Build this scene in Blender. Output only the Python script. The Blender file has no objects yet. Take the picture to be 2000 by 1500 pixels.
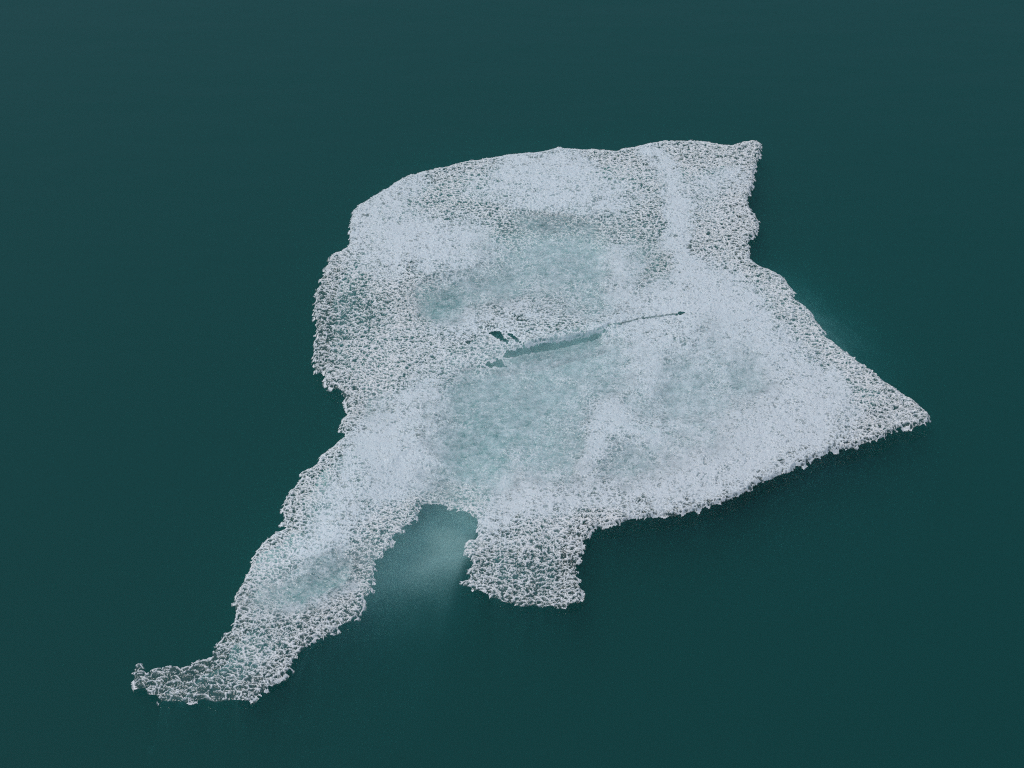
import bpy, math
import numpy as np
from mathutils import Vector

S = bpy.context.scene
rng = np.random.RandomState(7)

# ------------------------------------------------------------------ camera
PITCH = math.radians(36.0)          # looking down at the water
DIST = 6.5                          # metres to the middle of the floe
FRAME_W = 2.4                       # metres across the frame at that distance
cam_d = bpy.data.cameras.new('camera')
cam_d.sensor_width = 36.0
cam_d.lens = 36.0 * DIST / FRAME_W
cam_d.clip_start = 0.1
cam_d.clip_end = 600.0
cam = bpy.data.objects.new('camera', cam_d)
S.collection.objects.link(cam)
CAM = np.array([0.0, -DIST * math.cos(PITCH), DIST * math.sin(PITCH)])
cam.location = CAM
cam.rotation_euler = (math.radians(90) - PITCH, 0, 0)
S.camera = cam

# ------------------------------------------------------------------ sky and sun (overcast)
SUN_EL, SUN_AZ = math.radians(70), math.radians(-75)   # azimuth from +Y towards +X
w = bpy.data.worlds.new('World')
S.world = w
w.use_nodes = True
nt = w.node_tree
bg = nt.nodes['Background']
sky = nt.nodes.new('ShaderNodeTexSky')
sky.sky_type = 'NISHITA'
sky.sun_disc = False
sky.sun_elevation = SUN_EL
sky.sun_rotation = SUN_AZ
sky.dust_density = 3.5
sky.air_density = 1.0
sky.ozone_density = 1.0
nt.links.new(sky.outputs[0], bg.inputs[0])
bg.inputs[1].default_value = 0.105
sun_d = bpy.data.lights.new('sun', 'SUN')
sun_d.energy = 1.5
sun_d.angle = math.radians(30)
sun_d.color = (1.0, 0.985, 0.97)
sun = bpy.data.objects.new('sun', sun_d)
S.collection.objects.link(sun)
sdir = Vector((math.sin(SUN_AZ) * math.cos(SUN_EL), math.cos(SUN_AZ) * math.cos(SUN_EL), math.sin(SUN_EL)))
sun.rotation_euler = sdir.to_track_quat('Z', 'Y').to_euler()
sun.location = sdir * 20

S.view_settings.view_transform = 'Standard'
S.view_settings.look = 'None'
S.view_settings.gamma = 1.0
S.view_settings.exposure = 0.0
S.view_settings.use_curve_mapping = False
S.render.engine = 'CYCLES'
c = S.cycles
c.max_bounces = 10
c.diffuse_bounces = 4
c.glossy_bounces = 3
c.transmission_bounces = 4
c.volume_bounces = 1
c.transparent_max_bounces = 40
c.use_denoising = False         # fine lace: the denoiser smears it
c.use_adaptive_sampling = False
c.filter_width = 1.1

# ------------------------------------------------------------------ pixel <-> place
fw = np.array([0, math.cos(PITCH), -math.sin(PITCH)])
up = np.array([0, math.sin(PITCH), math.cos(PITCH)])
FPX = 2000 * DIST / FRAME_W


def at(px, py, z):
    """points of the horizontal plane at height z"""
    px = np.asarray(px, float); py = np.asarray(py, float)
    a = (px - 1000) / FPX
    b = -(py - 750) / FPX
    dy = fw[1] + b * up[1]
    dz = fw[2] + b * up[2]
    t = (z - CAM[2]) / dz
    return a * t, CAM[1] + dy * t


def proj(x, y, z):
    dx, dy, dz = x - CAM[0], y - CAM[1], z - CAM[2]
    d = dy * fw[1] + dz * fw[2]
    v = dy * up[1] + dz * up[2]
    return 1000 + FPX * dx / d, 750 - FPX * v / d


# ------------------------------------------------------------------ numpy noise
def sstep(a, b, x):
    t = np.clip((x - a) / (b - a), 0, 1)
    return t * t * (3 - 2 * t)


_TB = {}


def hash2(ix, iy, seed):
    """random number of a lattice point, out of a table per seed"""
    if seed not in _TB:
        _TB[seed] = np.random.RandomState(seed * 7919 % 2**31).rand(1024 * 1024).astype(np.float32)
    return _TB[seed][((iy.astype(np.int32) & 1023) << 10) | (ix.astype(np.int32) & 1023)]


_GR = {}


def vnoise(x, y, seed):
    if seed not in _GR:
        a = np.random.RandomState(seed * 104729 % 2**31).rand(512 * 512) * 2 * math.pi
        _GR[seed] = (np.cos(a).astype(np.float32), np.sin(a).astype(np.float32))
    gc, gs = _GR[seed]
    ix = np.floor(x).astype(np.int32); iy = np.floor(y).astype(np.int32)
    fx = (x - ix).astype(np.float32); fy = (y - iy).astype(np.float32)
    ux = fx * fx * fx * (fx * (fx * 6 - 15) + 10); uy = fy * fy * fy * (fy * (fy * 6 - 15) + 10)

    def g(ox, oy):
        i = (((iy + oy) & 511) << 9) | ((ix + ox) & 511)
        return gc[i] * (fx - ox) + gs[i] * (fy - oy)
    n = (g(0, 0) * (1 - ux) + g(1, 0) * ux) * (1 - uy) + (g(0, 1) * (1 - ux) + g(1, 1) * ux) * uy
    return n * 1.4            # about -1..1


def fbm(x, y, seed, octaves=3, gain=0.5):
    s = 0; a = 1.0; t = 0
    for i in range(octaves):
        s = s + a * vnoise(x, y, seed + i * 17); t += a
        x = x * 2.03 + 5.1; y = y * 2.03 - 3.7; a *= gain
    return s / t ** 0.75


def scales(x, y, seed, rmin=0.55, rmax=1.0):
    """overlapping cups, the nearer one in front: distance inside the rim of the cup on top (in radii), its centre, its offset"""
    ix = np.floor(x); iy = np.floor(y)
    best = np.full(x.shape, 1e9, np.float32); e = np.full(x.shape, -1.0, np.float32)
    cx = x.copy(); cy = y.copy()
    for oy in (-1, 0, 1):
        for ox in (-1, 0, 1):
            jx = ix + ox; jy = iy + oy
            qx = jx + hash2(jx, jy, seed); qy = jy + hash2(jx, jy, seed + 5)
            r = rmin + (rmax - rmin) * hash2(jx, jy, seed + 9)
            d = np.hypot((x - qx) * 0.8, y - qy) / r
            win = (d < 1) & (qy < best)
            best = np.where(win, qy, best); e = np.where(win, 1 - d, e)
            cx = np.where(win, qx, cx); cy = np.where(win, qy, cy)
    return e, cx, cy


# ------------------------------------------------------------------ materials
def new_mat(name):
    m = bpy.data.materials.new(name)
    m.use_nodes = True
    m.node_tree.nodes.clear()
    return m, m.node_tree.nodes, m.node_tree.links


def schlick(N, L, f0, normal=None):
    g = N.new('ShaderNodeNewGeometry')
    d = N.new('ShaderNodeVectorMath'); d.operation = 'DOT_PRODUCT'
    L.new(g.outputs['Incoming'], d.inputs[0])
    L.new(normal if normal else g.outputs['Normal'], d.inputs[1])
    a = N.new('ShaderNodeMath'); a.operation = 'ABSOLUTE'; L.new(d.outputs['Value'], a.inputs[0])
    s = N.new('ShaderNodeMath'); s.operation = 'SUBTRACT'; s.inputs[0].default_value = 1; s.use_clamp = True
    L.new(a.outputs[0], s.inputs[1])
    p = N.new('ShaderNodeMath'); p.operation = 'POWER'; p.inputs[1].default_value = 5; L.new(s.outputs[0], p.inputs[0])
    m = N.new('ShaderNodeMath'); m.operation = 'MULTIPLY_ADD'
    L.new(p.outputs[0], m.inputs[0]); m.inputs[1].default_value = 1 - f0; m.inputs[2].default_value = f0
    return m.outputs[0]


def water_material():
    m, N, L = new_mat('lake_water')
    out = N.new('ShaderNodeOutputMaterial')
    tc = N.new('ShaderNodeTexCoord')
    mp = N.new('ShaderNodeMapping'); mp.inputs['Scale'].default_value = (0.8, 2.2, 1)
    L.new(tc.outputs['Object'], mp.inputs[0])
    nz = N.new('ShaderNodeTexNoise'); nz.inputs['Scale'].default_value = 3.0; nz.inputs['Detail'].default_value = 3
    L.new(mp.outputs[0], nz.inputs['Vector'])
    bp = N.new('ShaderNodeBump'); bp.inputs['Strength'].default_value = 1.0; bp.inputs['Distance'].default_value = 0.002
    L.new(nz.outputs[0], bp.inputs['Height'])
    gl = N.new('ShaderNodeBsdfGlossy'); gl.inputs['Roughness'].default_value = 0.03
    L.new(bp.outputs[0], gl.inputs['Normal'])
    tr = N.new('ShaderNodeBsdfTransparent')
    mx = N.new('ShaderNodeMixShader')
    L.new(schlick(N, L, 0.02, bp.outputs[0]), mx.inputs[0])
    L.new(tr.outputs[0], mx.inputs[1]); L.new(gl.outputs[0], mx.inputs[2])
    L.new(mx.outputs[0], out.inputs['Surface'])
    sc = N.new('ShaderNodeVolumeScatter'); sc.inputs['Color'].default_value = (0.020, 0.192, 0.170, 1)
    sc.inputs['Density'].default_value = 6.8
    sc.inputs['Anisotropy'].default_value = 0.0
    ab = N.new('ShaderNodeVolumeAbsorption'); ab.inputs['Color'].default_value = (0.44, 0.70, 0.70, 1)
    ab.inputs['Density'].default_value = 13.6
    ad = N.new('ShaderNodeAddShader')
    L.new(sc.outputs[0], ad.inputs[0]); L.new(ab.outputs[0], ad.inputs[1])
    L.new(ad.outputs[0], out.inputs['Volume'])
    return m


def crust_material():
    """melting ice: bubbly white where 'bubbles' is 1, clear and glassy where it is 0"""
    m, N, L = new_mat('honeycombed_ice')
    out = N.new('ShaderNodeOutputMaterial')
    at_ = N.new('ShaderNodeAttribute'); at_.attribute_name = 'bubbles'
    pr = N.new('ShaderNodeBsdfPrincipled')
    pr.inputs['Base Color'].default_value = (0.775, 0.88, 0.935, 1)
    fr = N.new('ShaderNodeAttribute'); fr.attribute_name = 'dense_ice_glint'
    cm = N.new('ShaderNodeMix'); cm.data_type = 'RGBA'
    cm.inputs[6].default_value = (0.775, 0.88, 0.935, 1); cm.inputs[7].default_value = (0.95, 0.975, 0.985, 1)  # whiter crests: denser ice, plus wet glints painted into the base colour
    L.new(fr.outputs['Fac'], cm.inputs[0]); L.new(cm.outputs[2], pr.inputs['Base Color'])
    pr.inputs['Roughness'].default_value = 0.22
    pr.inputs['IOR'].default_value = 1.31
    tl = N.new('ShaderNodeBsdfTranslucent'); tl.inputs['Color'].default_value = (0.80, 0.90, 0.94, 1)
    mt = N.new('ShaderNodeMixShader'); mt.inputs[0].default_value = 0.35
    L.new(pr.outputs[0], mt.inputs[1]); L.new(tl.outputs[0], mt.inputs[2])
    tr = N.new('ShaderNodeBsdfTransparent'); tr.inputs['Color'].default_value = (0.82, 0.96, 0.95, 1)
    gl = N.new('ShaderNodeBsdfGlossy'); gl.inputs['Roughness'].default_value = 0.12
    mg = N.new('ShaderNodeMixShader')
    L.new(schlick(N, L, 0.025), mg.inputs[0]); L.new(tr.outputs[0], mg.inputs[1]); L.new(gl.outputs[0], mg.inputs[2])
    mx = N.new('ShaderNodeMixShader')
    L.new(at_.outputs['Fac'], mx.inputs[0]); L.new(mg.outputs[0], mx.inputs[1]); L.new(mt.outputs[0], mx.inputs[2])
    L.new(mx.outputs[0], out.inputs['Surface'])
    return m


def core_material():
    m, N, L = new_mat('waterlogged_ice')
    out = N.new('ShaderNodeOutputMaterial')
    tc = N.new('ShaderNodeTexCoord')
    nz = N.new('ShaderNodeTexNoise'); nz.inputs['Scale'].default_value = 14; nz.inputs['Detail'].default_value = 4
    L.new(tc.outputs['Object'], nz.inputs['Vector'])
    rp = N.new('ShaderNodeValToRGB')
    rp.color_ramp.elements[0].position = 0.3; rp.color_ramp.elements[0].color = (0.46, 0.50, 0.51, 1)
    rp.color_ramp.elements[1].position = 0.7; rp.color_ramp.elements[1].color = (0.66, 0.70, 0.71, 1)
    L.new(nz.outputs[0], rp.inputs[0])
    pr = N.new('ShaderNodeBsdfPrincipled')
    L.new(rp.outputs[0], pr.inputs['Base Color'])
    pr.inputs['Roughness'].default_value = 0.6
    L.new(pr.outputs[0], out.inputs['Surface'])
    return m


def grid_mesh(name, verts, quads, mat, parent, attrs=None, smooth=True):
    me = bpy.data.meshes.new(name)
    nv, nq = len(verts), len(quads)
    me.vertices.add(nv); me.vertices.foreach_set('co', np.ascontiguousarray(verts, np.float32).ravel())
    me.loops.add(nq * 4); me.loops.foreach_set('vertex_index', np.ascontiguousarray(quads, np.int32).ravel())
    me.polygons.add(nq); me.polygons.foreach_set('loop_start', np.arange(0, nq * 4, 4, dtype=np.int32))
    if attrs:
        for k, v in attrs.items():
            a = me.attributes.new(k, 'FLOAT', 'POINT'); a.data.foreach_set('value', np.ascontiguousarray(v, np.float32))
    me.update(calc_edges=True)
    if smooth:
        me.polygons.foreach_set('use_smooth', np.ones(nq, bool))
    me.materials.append(mat)
    o = bpy.data.objects.new(name, me)
    S.collection.objects.link(o)
    o.parent = parent
    return o


# ------------------------------------------------------------------ water
HX = 150.0
wv = [(-HX, -HX, 0), (HX, -HX, 0), (HX, HX, 0), (-HX, HX, 0), (-HX, -HX, -8), (HX, -HX, -8), (HX, HX, -8), (-HX, HX, -8)]
wf = [(0, 1, 2, 3), (7, 6, 5, 4), (0, 4, 5, 1), (1, 5, 6, 2), (2, 6, 7, 3), (3, 7, 4, 0)]
water = grid_mesh('water', np.array(wv), np.array(wf), water_material(), None, smooth=False)
water['kind'] = 'structure'

# ------------------------------------------------------------------ the floe: outline as seen
OUT = [(610,610),(612,590),(617,567),(625,547),(635,517),(646,500),(652,490),(667,486),(680,475),(681,447),(684,425),(687,408),
(702,395),(732,377),(760,360),(780,347),(800,337),(827,331),(870,322),(910,311),(955,305),(990,298),(1035,293),(1068,290),(1092,283),
(1120,287),(1160,287),(1203,291),(1220,285),(1245,282),(1265,276),(1290,272),(1340,271),(1380,272),(1405,278),(1430,280),(1450,273),
(1470,270),(1485,275),(1489,283),(1487,300),(1480,318),(1474,340),(1475,353),(1468,370),(1462,385),(1464,400),(1475,415),(1484,430),
(1485,445),(1478,456),(1470,462),(1463,474),(1467,488),(1467,502),(1482,514),(1510,525),(1530,537),(1544,555),(1556,570),(1551,580),
(1575,595),(1586,606),(1592,622),(1602,632),(1615,648),(1614,655),(1632,667),(1645,680),(1670,696),(1690,712),(1712,727),(1730,742),
(1747,752),(1765,765),(1785,777),(1802,792),(1816,804),(1819,814),(1814,823),(1800,827),(1782,835),(1765,832),(1745,842),(1720,855),
(1685,866),(1662,874),(1642,876),(1620,879),(1610,888),(1585,895),(1572,906),(1555,907),(1544,922),(1522,926),(1507,934),(1480,943),
(1450,962),(1420,977),(1390,985),(1360,995),(1335,1003),(1310,1008),(1280,1007),(1250,1012),(1235,1011),(1215,1020),(1190,1025),
(1167,1027),(1152,1040),(1150,1052),(1138,1060),(1141,1072),(1138,1085),(1128,1097),(1127,1120),(1134,1137),(1139,1157),(1134,1176),
(1110,1184),(1095,1190),(1075,1187),(1060,1190),(1042,1185),(1015,1189),(1007,1181),(980,1178),(967,1170),(957,1166),(935,1156),
(922,1151),(907,1147),(901,1135),(915,1128),(914,1115),(920,1102),(918,1090),(905,1082),(897,1079),(910,1067),(912,1052),(930,1048),
(932,1025),(930,1012),(917,1004),(897,997),(875,992),(857,985),(840,985),(825,987),(816,1000),(815,1013),(797,1025),(786,1030),
(796,1041),(775,1044),(765,1057),(765,1072),(752,1075),(754,1085),(749,1095),(735,1095),(732,1120),(730,1137),(727,1157),(722,1165),
(712,1170),(711,1187),(700,1205),(682,1217),(665,1225),(652,1235),(635,1244),(615,1247),(602,1260),(587,1277),(575,1290),(570,1307),
(555,1320),(537,1332),(525,1345),(500,1360),(482,1371),(462,1370),(445,1370),(420,1375),(400,1367),(375,1373),(335,1372),(310,1370),
(300,1357),(279,1356),(285,1345),(262,1343),(259,1330),(257,1312),(262,1297),(271,1289),(280,1300),(285,1312),(295,1304),(310,1300),
(325,1297),(345,1297),(352,1305),(370,1295),(387,1286),(410,1285),(415,1271),(425,1255),(434,1247),(440,1237),(452,1225),(457,1195),
(455,1172),(461,1155),(472,1137),(487,1107),(490,1092),(500,1072),(517,1055),(540,1037),(560,1027),(547,1027),(550,1012),(550,997),
(552,980),(562,960),(577,945),(587,930),(585,920),(600,912),(615,905),(625,887),(645,872),(660,857),(675,847),(660,843),(662,832),
(665,817),(676,807),(675,791),(671,777),(662,762),(647,757),(634,749),(631,725),(622,732),(614,737),(612,720),(610,695),(607,672),
(615,655),(616,627),(611,612)]
HOLES = [
 [(955,650),(964,644),(979,648),(986,660),(994,668),(991,672),(976,663),(963,657)],
 [(988,648),(998,650),(1010,660),(1022,672),(1029,680),(1020,680),(1010,668),(1000,661),(992,656)],
 [(990,685),(1025,680),(1060,671),(1100,666),(1140,660),(1160,652),(1174,651),(1185,637),(1187,638),(1178,653),(1168,660),(1140,665),
  (1112,673),(1090,680),(1052,686),(1030,690),(1008,696),(990,700),(980,698)],
 [(944,713),(952,706),(962,707),(972,698),(980,703),(991,716),(976,718),(966,716),(955,718)],
 [(1318,614),(1326,608),(1338,608),(1337,612),(1328,616),(1319,617)],
]

# raster of signed distances in picture units (2 per cell)
CELL = 2.0
GX0, GY0, GW, GH = 180, 190, 860, 650
gx, gy = np.meshgrid(GX0 + CELL * np.arange(GW), GY0 + CELL * np.arange(GH))


def sdf(poly, X, Y):
    P = np.array(poly, float)
    d = np.full(X.shape, 1e9); ins = np.zeros(X.shape, bool)
    for (x0, y0), (x1, y1) in zip(P, np.roll(P, -1, 0)):
        ex, ey = x1 - x0, y1 - y0
        t = np.clip(((X - x0) * ex + (Y - y0) * ey) / (ex * ex + ey * ey + 1e-9), 0, 1)
        d = np.minimum(d, (X - x0 - t * ex) ** 2 + (Y - y0 - t * ey) ** 2)
        if y0 != y1:
            cr = ((y0 > Y) != (y1 > Y)) & (X < (x1 - x0) * (Y - y0) / (y1 - y0) + x0)
            ins ^= cr
    d = np.sqrt(d)
    return np.where(ins, d, -d)


SD_OUT = sdf(OUT, gx, gy)
SD = SD_OUT.copy()
SD_HOLE = np.full(SD.shape, -1e9)
for hpoly in HOLES:
    SD_HOLE = np.maximum(SD_HOLE, sdf(hpoly, gx, gy))
SD = np.minimum(SD, -SD_HOLE)


def look(R, px, py):
    u = np.clip((px - GX0) / CELL, 0, GW - 1.001); v = np.clip((py - GY0) / CELL, 0, GH - 1.001)
    i = u.astype(int); j = v.astype(int); a = u - i; b = v - j
    return (R[j, i] * (1 - a) + R[j, i + 1] * a) * (1 - b) + (R[j + 1, i] * (1 - a) + R[j + 1, i + 1] * a) * b


def seg_dist(X, Y, pts):
    d = np.full(X.shape, 1e9)
    if len(pts) == 1:
        return np.hypot(X - pts[0][0], Y - pts[0][1])
    for (x0, y0), (x1, y1) in zip(pts, pts[1:]):
        ex, ey = x1 - x0, y1 - y0
        t = np.clip(((X - x0) * ex + (Y - y0) * ey) / (ex * ex + ey * ey), 0, 1)
        d = np.minimum(d, np.hypot(X - x0 - t * ex, Y - y0 - t * ey))
    return d


# wobble the field lookups so that no zone has a drawn edge
WX = gx + 22 * fbm(gx / 60, gy / 40, 3, 4); WY = gy + 15 * fbm(gx / 60, gy / 40, 9, 4)


def stroke(F, pts, wd, val, k=1.0, soft=1.0):
    """pull field F towards val along a stroke of half-width wd"""
    d = seg_dist(WX, WY, pts)
    m = k * (1 - sstep(wd * (1 - soft), wd * (1 + soft), d))
    return F * (1 - m) + val * m


def oval(F, cx, cy, rx, ry, ang, val, k=1.0, soft=0.75):
    a = math.radians(ang); X = WX - cx; Y = WY - cy
    d = np.hypot((X * math.cos(a) + Y * math.sin(a)) / rx, (-X * math.sin(a) + Y * math.cos(a)) / ry)
    m = k * (1 - sstep(1 - soft, 1 + soft, d))
    return F * (1 - m) + val * m


# ---- openness of the ice (1: only the cell walls are left, 0: solid white)
O = 0.46 + 0.10 * fbm(gx / 70, gy / 45, 21, 3)
O = np.maximum(O, 0.84 - 0.5 * sstep(8, 90, SD_OUT))
for a in [  # lacy zones
    (690, 640, 90, 130, 10, .74), (770, 590, 75, 55, 0, .78), (740, 700, 110, 50, 10, .74), (860, 690, 90, 45, 0, .56), (940, 695, 60, 30, 0, .58),
    (875, 405, 105, 30, 12, .88), (950, 432, 75, 24, 15, .78), (1230, 320, 66, 40, 10, .84), (1370, 312, 85, 30, 0, .76), (1270, 345, 40, 30, 0, .66),
    (1430, 485, 95, 60, 0, .80), (1385, 500, 45, 45, 0, .76), (1440, 400, 40, 60, 0, .62), (1250, 435, 66, 44, 0, .70), (1540, 600, 60, 55, 40, .68),
    (1660, 740, 90, 34, 40, .66), (1745, 800, 60, 26, 20, .72), (1030, 1110, 95, 75, 0, .74), (1060, 1040, 80, 35, 0, .60),
    (560, 1230, 110, 60, -35, .70), (480, 1300, 90, 60, -20, .64), (330, 1335, 110, 45, 0, .70), (520, 1130, 40, 70, 25, .60),
    (710, 1100, 34, 90, 25, .76), (1100, 640, 80, 22, -8, .56), (1320, 560, 36, 16, 10, .60), (1350, 640, 30, 20, 40, .5), (1480, 740, 40, 60, 0, .42)]:
    O = oval(O, *a)
O = stroke(O, [(985, 455), (1090, 428), (1210, 452)], 20, .92)
O = oval(O, 1234, 440, 9, 9, 0, 1.0)
O = stroke(O, [(1308, 498), (1258, 555)], 13, .95)
O = stroke(O, [(1180, 1000), (1320, 985), (1480, 925), (1640, 858), (1760, 820)], 20, .58, .8)
O = stroke(O, [(1270, 630), (1330, 680)], 16, .58, .7)
for a in [(1380, 760, 190, 140, 20, .26, .75), (1480, 850, 150, 60, -15, .20, .75), (780, 880, 110, 75, 0, .16, .75), (1080, 350, 150, 48, 0, .24, .6),
          (800, 450, 110, 60, 0, .24, .6), (1350, 580, 110, 50, 0, .2, .6), (1050, 960, 90, 40, 0, .22, .6)]:   # frosted, smoother zones
    O = oval(O, *a)
for pts, wd, val, k in [  # solid white zones
    ([(1265, 290), (1305, 325), (1328, 420), (1318, 490), (1345, 525)], 19, .06, 1), ([(1385, 570), (1420, 620), (1440, 640)], 55, .05, 1),
    ([(1290, 575), (1360, 560)], 30, .16, 1), ([(1470, 660), (1550, 720), (1600, 770)], 40, .16, .9), ([(1190, 805), (1160, 870), (1140, 925)], 15, .03, 1),
    ([(1195, 800), (1235, 835), (1272, 862)], 15, .04, 1), ([(1265, 650), (1262, 740)], 26, .06, .9), ([(1205, 490), (1220, 565)], 24, .08, 1),
    ([(740, 880), (790, 910)], 55, .05, 1), ([(700, 960), (620, 1060)], 38, .22, .9), ([(1270, 955), (1400, 925), (1490, 870), (1600, 815)], 52, .12, 1),
    ([(705, 440), (740, 390), (820, 350)], 28, .12, .9), ([(1000, 325), (1090, 310), (1130, 320)], 32, .10, .9), ([(1080, 375), (1190, 400)], 36, .16, .8),
    ([(760, 455), (850, 475), (930, 462)], 34, .12, 1), ([(690, 500), (760, 520)], 30, .26, .8), ([(1390, 350), (1440, 345)], 22, .20, .8),
    ([(1010, 950), (960, 1020)], 36, .14, .9), ([(1080, 960), (1180, 960)], 30, .18, .8), ([(830, 770), (800, 840)], 40, .2, .8),
    ([(560, 1196), (680, 1150)], 11, .22, .8), ([(1630, 740), (1640, 770)], 18, .08, .9), ([(870, 640), (930, 630)], 18, .16, .8), ([(1190, 632), (1300, 618)], 12, .10, .9)]:
    O = stroke(O, pts, wd, val + .08, k * .85)

# ---- waterlogged zones, where the ice is thin and the teal below shows through
T = np.zeros(gx.shape)
for a in [
    (1110, 510, 150, 70, 0, .74), (1175, 505, 80, 60, 0, .62), (960, 555, 110, 42, -12, .72), (865, 590, 55, 36, 0, .95), (1090, 440, 90, 22, 0, .70), (1150, 590, 80, 30, 10, .5),
    (1010, 800, 150, 95, -15, .86), (930, 880, 90, 80, 0, .92), (950, 760, 80, 45, -10, .90), (1110, 705, 120, 40, -10, .86), (1190, 730, 90, 70, 0, .62),
    (1330, 760, 120, 75, 0, .62), (1240, 900, 90, 40, -10, .62), (1460, 740, 50, 50, 0, .62), (860, 940, 60, 50, 0, .72), (1080, 880, 90, 60, 0, .70), (1400, 690, 60, 60, 0, .4),
    (618, 1135, 100, 40, -28, .85), (540, 1165, 60, 30, -10, .55), (730, 800, 40, 25, 0, .4), (1350, 850, 80, 40, 0, .4)]:
    T = np.maximum(T, oval(np.zeros(gx.shape), *a))
for pts, wd, k in [([(1195, 800), (1162, 870), (1140, 925)], 17, .75), ([(1195, 800), (1235, 835), (1272, 862)], 20, .55), ([(1268, 650), (1258, 740)], 32, .55),
                   ([(1200, 480), (1222, 565)], 26, .75), ([(740, 880), (790, 910)], 60, .8)]:
    T = stroke(T, pts, wd, 0.12, k, 1.0)
T = np.clip(T + 0.14 * fbm(gx / 26, gy / 17, 55, 3) * sstep(0.05, .3, T), 0, 1)

# ---- clearer, darker teal spots within them
K = np.zeros(gx.shape)
for a in [(865, 592, 50, 32, 0, 1.6), (925, 860, 70, 75, 0, 1.2), (905, 770, 30, 40, 0, .8), (1095, 442, 90, 16, 0, .9), (618, 1138, 85, 36, -28, 2.0), (1000, 830, 60, 40, 0, .5), (1450, 740, 30, 30, 0, .6), (960, 545, 60, 24, 0, .5)]:
    K = np.maximum(K, oval(np.zeros(gx.shape), *a))

# ---- cell size: 0 fine, 1 coarse
C = 0.35 - 0.25 * sstep(20, 120, SD_OUT)
for a in [(690, 640, 130, 150, 0, .68), (800, 700, 100, 60, 0, .4), (1030, 1120, 140, 120, 0, .66), (480, 1280, 260, 110, -30, .64), (320, 1335, 130, 70, 0, .82), (710, 1100, 60, 110, 20, .62),
          (1430, 450, 110, 170, 0, .50), (1370, 310, 160, 50, 0, .45), (1660, 760, 170, 80, 35, .55), (560, 1050, 60, 120, 25, .55)]:
    C = oval(C, *a)
C = np.clip(C, 0, 1)

# ---- height of the sheet above the water, metres
Z = np.full(gx.shape, 0.020)
for a in [(1600, 850, 260, 90, -25, .029), (1380, 960, 180, 60, -15, .028), (650, 700, 80, 90, 0, .024), (1030, 1130, 130, 100, 0, .010), (430, 1320, 220, 90, -20, .013),
          (640, 1120, 120, 110, 0, .014), (850, 960, 130, 50, 0, .007), (1440, 430, 90, 140, 0, .022)]:
    Z = oval(Z, *a, 1.0, .8)
Z = Z + 0.004 * fbm(gx / 120, gy / 80, 71, 3) + 0.006 * sstep(40, 140, SD_OUT)
Z = Z * (1 - 0.45 * sstep(.0, 1., T))
# the upper plate stands a little over the lower one along the crack
cl = [(930, 700), (985, 682), (1060, 672), (1160, 655), (1190, 637), (1250, 624), (1335, 611)]
cy_ = np.interp(gx, [p[0] for p in cl], [p[1] for p in cl])
near = (1 - sstep(10, 60, np.abs(gy - cy_))) * sstep(985, 1040, gx) * (1 - sstep(1290, 1350, gx))
stp = np.clip((cy_ - gy) / 7, -1, 1)
Z = Z + 0.007 * stp * near * (1 - .75 * sstep(1150, 1215, gx))
Z = np.maximum(Z, 0.003)

# ------------------------------------------------------------------ the honeycombed crust
floe_x, floe_y = at(1130, 760, 0.0)
floe = bpy.data.objects.new('ice_floe', None)
floe.location = (float(floe_x), float(floe_y), 0.0)
S.collection.objects.link(floe)
floe['label'] = 'ragged melting white ice floe with honeycombed edges floating alone on teal water'
floe['category'] = 'ice floe'
FL = np.array([float(floe_x), float(floe_y), 0.0])

SX, SY = 0.00115, 0.00140
bx0, by1 = at(240, 262, 0.02)[0], at(1000, 262, 0.02)[1]
xl = min(at(240, 1390, 0.02)[0], at(240, 262, 0.02)[0]); xr = at(1835, 262, 0.02)[0]
y0 = at(1000, 1395, 0.0)[1]; y1 = at(1000, 255, 0.03)[1]
nx = int((xr - xl) / SX); ny = int((y1 - y0) / SY)
X, Y = np.meshgrid(xl + SX * np.arange(nx), y0 + SY * np.arange(ny))
px, py = proj(X, Y, 0.02)
zl = look(Z, px, py)
px, py = proj(X, Y, zl)
cand = look(SD_OUT, px, py) > -14
idx = np.nonzero(cand.ravel())[0]
x = X.ravel()[idx]; y = Y.ravel()[idx]; px = px.ravel()[idx]; py = py.ravel()[idx]
sd = look(SD, px, py); sdo = look(SD_OUT, px, py); o_ = look(O, px, py); t_ = look(T, px, py); c_ = look(C, px, py); z_ = look(Z, px, py)

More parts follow.
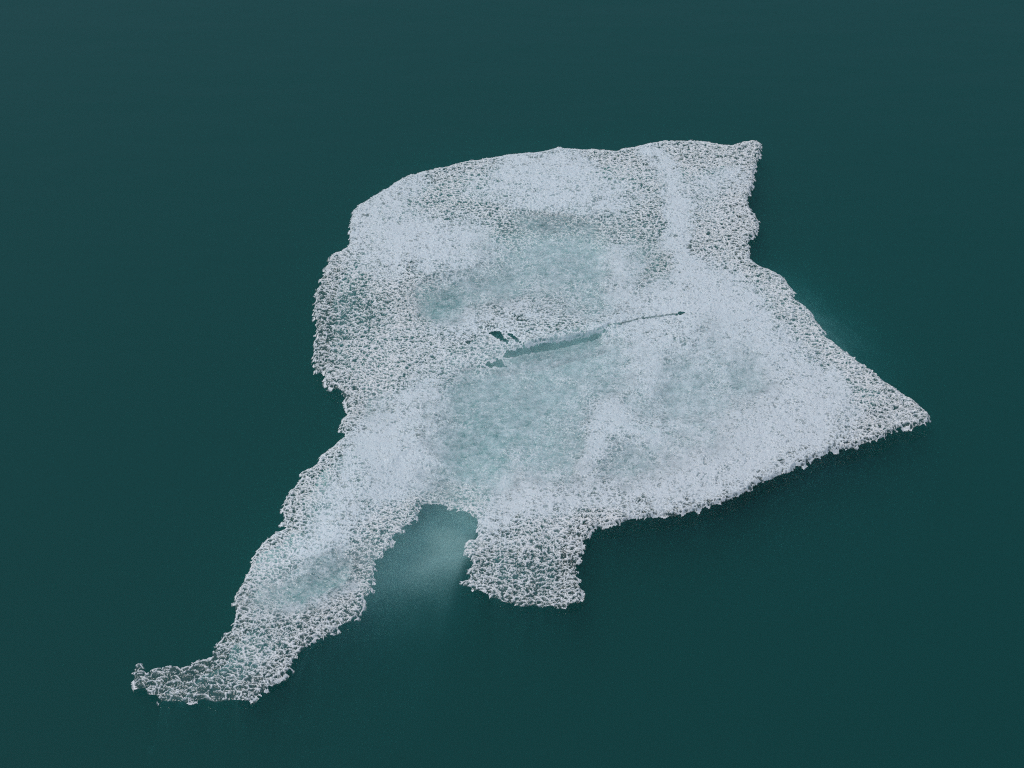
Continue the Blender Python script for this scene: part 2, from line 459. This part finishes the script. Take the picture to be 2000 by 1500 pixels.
x = x.astype(np.float32); y = y.astype(np.float32)
gxx = (x - xl).astype(np.float32); gyy = (y - y0).astype(np.float32)     # positive, for the lattices
wx = gxx + 0.004 * fbm(gxx / 0.020, gyy / 0.020, 31, 2); wy = gyy + 0.004 * fbm(gxx / 0.020, gyy / 0.020, 37, 2)
wx = wx + 0.0022 * vnoise(gxx / 0.0065, gyy / 0.0065, 41); wy = wy + 0.0022 * vnoise(gxx / 0.0065, gyy / 0.0065, 43)
walls = []
for k, (cs, seed) in enumerate([(0.0085, 101), (0.0135, 131), (0.0200, 161)]):
    e, ax, ay = scales(wx / cs, wy / cs, seed)
    wd = 0.0017 / cs * (1.25 - 0.12 * k)          # crest about 2 mm wide
    wl = (1 - sstep(0.4 * wd, 2.0 * wd, e)) * (e >= 0)
    wl = wl * np.clip(0.95 + 0.75 * vnoise(gxx / (cs * 1.1), gyy / (cs * 1.1), seed + 3), 0.1, 1.15)   # uneven, some broken away
    body = np.clip(e, 0, 1)
    walls.append(wl)
    if k == 0:
        r1 = hash2(np.floor(ax * 31), np.floor(ay * 31), 7)
        s1x, s1y = proj(ax * cs + xl, ay * cs + y0, z_)
        keepf = (look(SD_OUT, s1x, s1y) > (r1 - 0.40) * 5) & (sdo > -2.5) & (e >= 0)
    if k == 1:
        # whole cups break off along the edge, so the outline follows their rims
        r1 = hash2(np.floor(ax * 31), np.floor(ay * 31), 7)
        s1x, s1y = proj(ax * cs + xl, ay * cs + y0, z_)
        keepc = (look(SD_OUT, s1x, s1y) > (r1 - 0.35) * 7) & (sdo > -4.5) & (e >= 0)
keep = np.where(c_ > .5, keepc, keepf)
keep |= sdo > np.where(c_ > .5, 3.5, 2)
keep &= (look(SD_HOLE, px, py) + 2.5 * vnoise(gxx / .012, gyy / .012, 95) + 2.2 * vnoise(gxx / .006, gyy / .006, 97) < 1.0)
cw = np.clip(c_, 0, 1)
wall = np.where(cw < .5, walls[0] * (1 - 2 * cw) + walls[1] * 2 * cw, walls[1] * (2 - 2 * cw) + walls[2] * (2 * cw - 1))
wall = np.maximum(wall, 0.7 * walls[1] * sstep(.5, 1, cw))
wall = np.maximum(wall, 0.75 * walls[0] * (1 - sstep(.5, .9, cw)))
ridge = 1 - np.abs(vnoise(gxx / 0.0075, gyy / 0.0060, 47)) * 1.6
fine = 0.5 + 0.5 * fbm(gxx / 0.0120, gyy / 0.0105, 51, 3, 0.6)
gran = 0.5 + 0.5 * fbm(gxx / 0.0034, gyy / 0.0034, 61, 2, 0.6)
mid = fbm(gxx / 0.045, gyy / 0.045, 67, 3)
rimwall = (1 - sstep(0.8, 3.2, np.abs(sd - 0.5))) * np.clip(0.9 + 0.8 * vnoise(gxx / .02, gyy / .02, 49), 0, 1)
wall = np.maximum(wall, 0.95 * rimwall)
lace = sstep(.40, .68, o_)
q = (0.30 + 0.35 * lace) * wall + 0.16 * np.clip(ridge, 0, 1) + (0.46 - 0.24 * lace) * fine + 0.07 * gran
smp = np.sort(q[::37]); q = np.interp(q, smp, np.linspace(0, 1, len(smp))).astype(np.float32)   # equalised
blot = fbm(gxx / 0.022, gyy / 0.022, 87, 3, .6)
oo = np.clip(o_ + 0.28 * mid + 0.24 * blot * (1 - .8 * lace), 0.03, 1)
th = 0.88 * oo
cover = sstep(th - 0.08, th + 0.05, q)
floor_a = 0.74 - 0.70 * sstep(.10, .66, oo) + 0.15 * (fine - .5)
alpha = floor_a + (0.97 - floor_a) * cover
below = (1 - sstep(2, 24, seg_dist(px, py, [(1010, 702), (1060, 692), (1112, 680), (1165, 663)])))
t_ = np.maximum(t_, 0.95 * below)
tt = np.clip(t_ + (0.34 * fbm(gxx / 0.016, gyy / 0.016, 77, 3, .65) + 0.30 * fbm(gxx / .055, gyy / .05, 79, 2)) * sstep(.05, .3, t_), 0, 1)
soft = fbm(gxx / 0.024, gyy / 0.024, 89, 3, .55)
k_ = look(K, px, py)
sm = np.clip(0.45 + 0.34 * soft + (0.34 + .35 * k_) * (fine - .5) - .11 * k_, .03, .88)
ts = np.clip(1.05 * tt, 0, .84)
alpha = alpha * (1 - ts) + ts * (sm * (1.15 - .35 * tt)) * (1 - .45 * below)
fleck = sstep(0.64, 0.84, 0.55 * fine + 0.45 * gran + 0.08 * mid) * sstep(.2, .5, tt)
alpha = np.maximum(alpha, 0.80 * fleck * (1 - 0.4 * tt))
ck = seg_dist(px, py, [(1186, 637), (1215, 632), (1250, 623), (1290, 619), (1322, 613)])
alpha = alpha * (1 - .75 * (1 - sstep(0.4, 1.8, ck - .3 + 1.1 * vnoise(gxx / .012, gyy / .012, 93))))
alpha = np.clip(alpha, 0.03, 0.97)
amp = 0.0010 + 0.0034 * sstep(.25, .8, oo) * (0.6 + 0.4 * cw)
hz = z_ + amp * (wall - 0.3) * (1 - .85 * tt) + (0.0022 * (fine - .5) + 0.0006 * (gran - .5)) * (1 - .6 * tt) + 0.0025 * mid * (1 - tt) + .0016 * (cover - .5) * (1 - .8 * tt)
hz = hz - 0.008 * (1 - sstep(-2, 8, sdo)) * (z_ / 0.02) - 0.002 * (1 - sstep(-1, 5, sd))
# grid -> kept quads
flag = np.zeros(nx * ny, bool); flag[idx[keep]] = True
F2 = flag.reshape(ny, nx)
quad = F2[:-1, :-1] & F2[1:, :-1] & F2[:-1, 1:] & F2[1:, 1:]
jj, ii = np.nonzero(quad)
base = jj * nx + ii
Q = np.stack([base, base + 1, base + nx + 1, base + nx], 1)
remap = np.full(nx * ny, -1, np.int64); pos = np.full(nx * ny, -1, np.int64); pos[idx] = np.arange(len(idx))
used = np.unique(Q); remap[used] = np.arange(len(used))
src = pos[used]
V = np.stack([x[src] - FL[0], y[src] - FL[1], hz[src]], 1)
crust = grid_mesh('honeycombed_crust', V, remap[Q], crust_material(), floe, {'bubbles': alpha[src], 'dense_ice_glint': np.clip(wall * (.35 + .65 * lace), 0, 1)[src]})  # second attribute whitens the crests for dense ice and painted glints
crust['label'] = 'lacy white honeycombed top of the ice'
print('crust verts', len(used), 'quads', len(Q))

# ------------------------------------------------------------------ ice below the waterline
D = 0.12 + 0.03 * fbm(gx / 90, gy / 60, 81, 3)
D = D * (1 - 0.66 * sstep(.0, .5, T))
D = D + 0.45 * (1 - sstep(-14, 46, SD_OUT))


def under(D, pts, wd, d0, d1, soft=.8):
    """a submerged tongue, from depth d0 at its first point to d1 at its last"""
    P = np.array(pts, float)
    ax_ = P[-1] - P[0]; L2 = float((ax_ ** 2).sum()) + 1e-9
    t = np.clip(((gx - P[0, 0]) * ax_[0] + (gy - P[0, 1]) * ax_[1]) / L2, 0, 1)
    d = seg_dist(WX * .6 + gx * .4, WY * .6 + gy * .4, pts)
    dep = d0 + (d1 - d0) * t + 0.40 * sstep(wd * (1 - soft), wd * (1 + soft), d)
    return np.minimum(D, dep)


# the shelf in the notch between the two legs: level across, sinking towards the open water
su = (gx - 842) * 0.90 + (gy - 985) * 0.44; sv = -(gx - 862) * 0.16 + (gy - 985) * 0.98
shelf = 0.056 + 0.026 * np.clip(sv / 190, -.3, 1) + 0.40 * sstep(50, 130, -sv) + 0.40 * sstep(118, 400, sv + 0.45 * (gx - 820) + 8 * fbm(gx / 110, gy / 90, 83, 2)) + 0.40 * sstep(100, 230, np.abs(su))
D = np.minimum(D, shelf)
D = D + 0.17 * (1 - sstep(8, 36, seg_dist(gx, gy, [(985, 700), (1060, 686), (1160, 660)])))
D = under(D, [(650, 1000), (625, 1120), (560, 1190)], 75, 0.05, 0.08)
D = under(D, [(1450, 650), (1540, 720)], 230, 0.085, 0.085, 1.)
D = D + 0.007 * fbm(gx / 22, gy / 15, 91, 3) * sstep(-5, 25, SD_OUT)
GS = 0.006
xs = np.arange(at(240, 260, 0)[0], at(1835, 260, 0)[0], GS); ys = np.arange(at(1000, 1470, 0)[1], at(1000, 250, 0)[1], GS)
XX, YY = np.meshgrid(xs, ys)
qx, qy = proj(XX, YY, -0.05)
dep = look(D, qx, qy)
qx, qy = proj(XX, YY, -np.clip(dep, 0, .15))
dep = np.maximum(look(D, qx, qy), 0.02)
M = dep < 0.40
n1, n0 = M.shape
quad = M[:-1, :-1] & M[1:, :-1] & M[:-1, 1:] & M[1:, 1:]
jj, ii = np.nonzero(quad)
base = jj * n0 + ii
Q = np.stack([base, base + 1, base + n0 + 1, base + n0], 1)
used = np.unique(Q); rm = np.full(n0 * n1, -1, np.int64); rm[used] = np.arange(len(used)); Q = rm[Q]
zt = -dep.ravel()[used]
top = np.stack([XX.ravel()[used] - FL[0], YY.ravel()[used] - FL[1], zt], 1)
bot = top.copy(); bot[:, 2] = zt - 0.01 - 0.3 * np.clip((0.40 + zt) / 0.3, 0, 1) * .6
n = len(used)
ed = np.concatenate([Q[:, [0, 1]], Q[:, [1, 2]], Q[:, [2, 3]], Q[:, [3, 0]]])
key = np.sort(ed, 1); kk = key[:, 0] * n + key[:, 1]
u, first, cnt = np.unique(kk, return_index=True, return_counts=True)
be = ed[first[cnt == 1]]
side = np.stack([be[:, 1], be[:, 0], be[:, 0] + n, be[:, 1] + n], 1)
grid_mesh('submerged_ice', np.concatenate([top, bot]), np.concatenate([Q, Q[:, ::-1] + n, side]), core_material(), floe)['label'] = 'pale teal ice under the water'
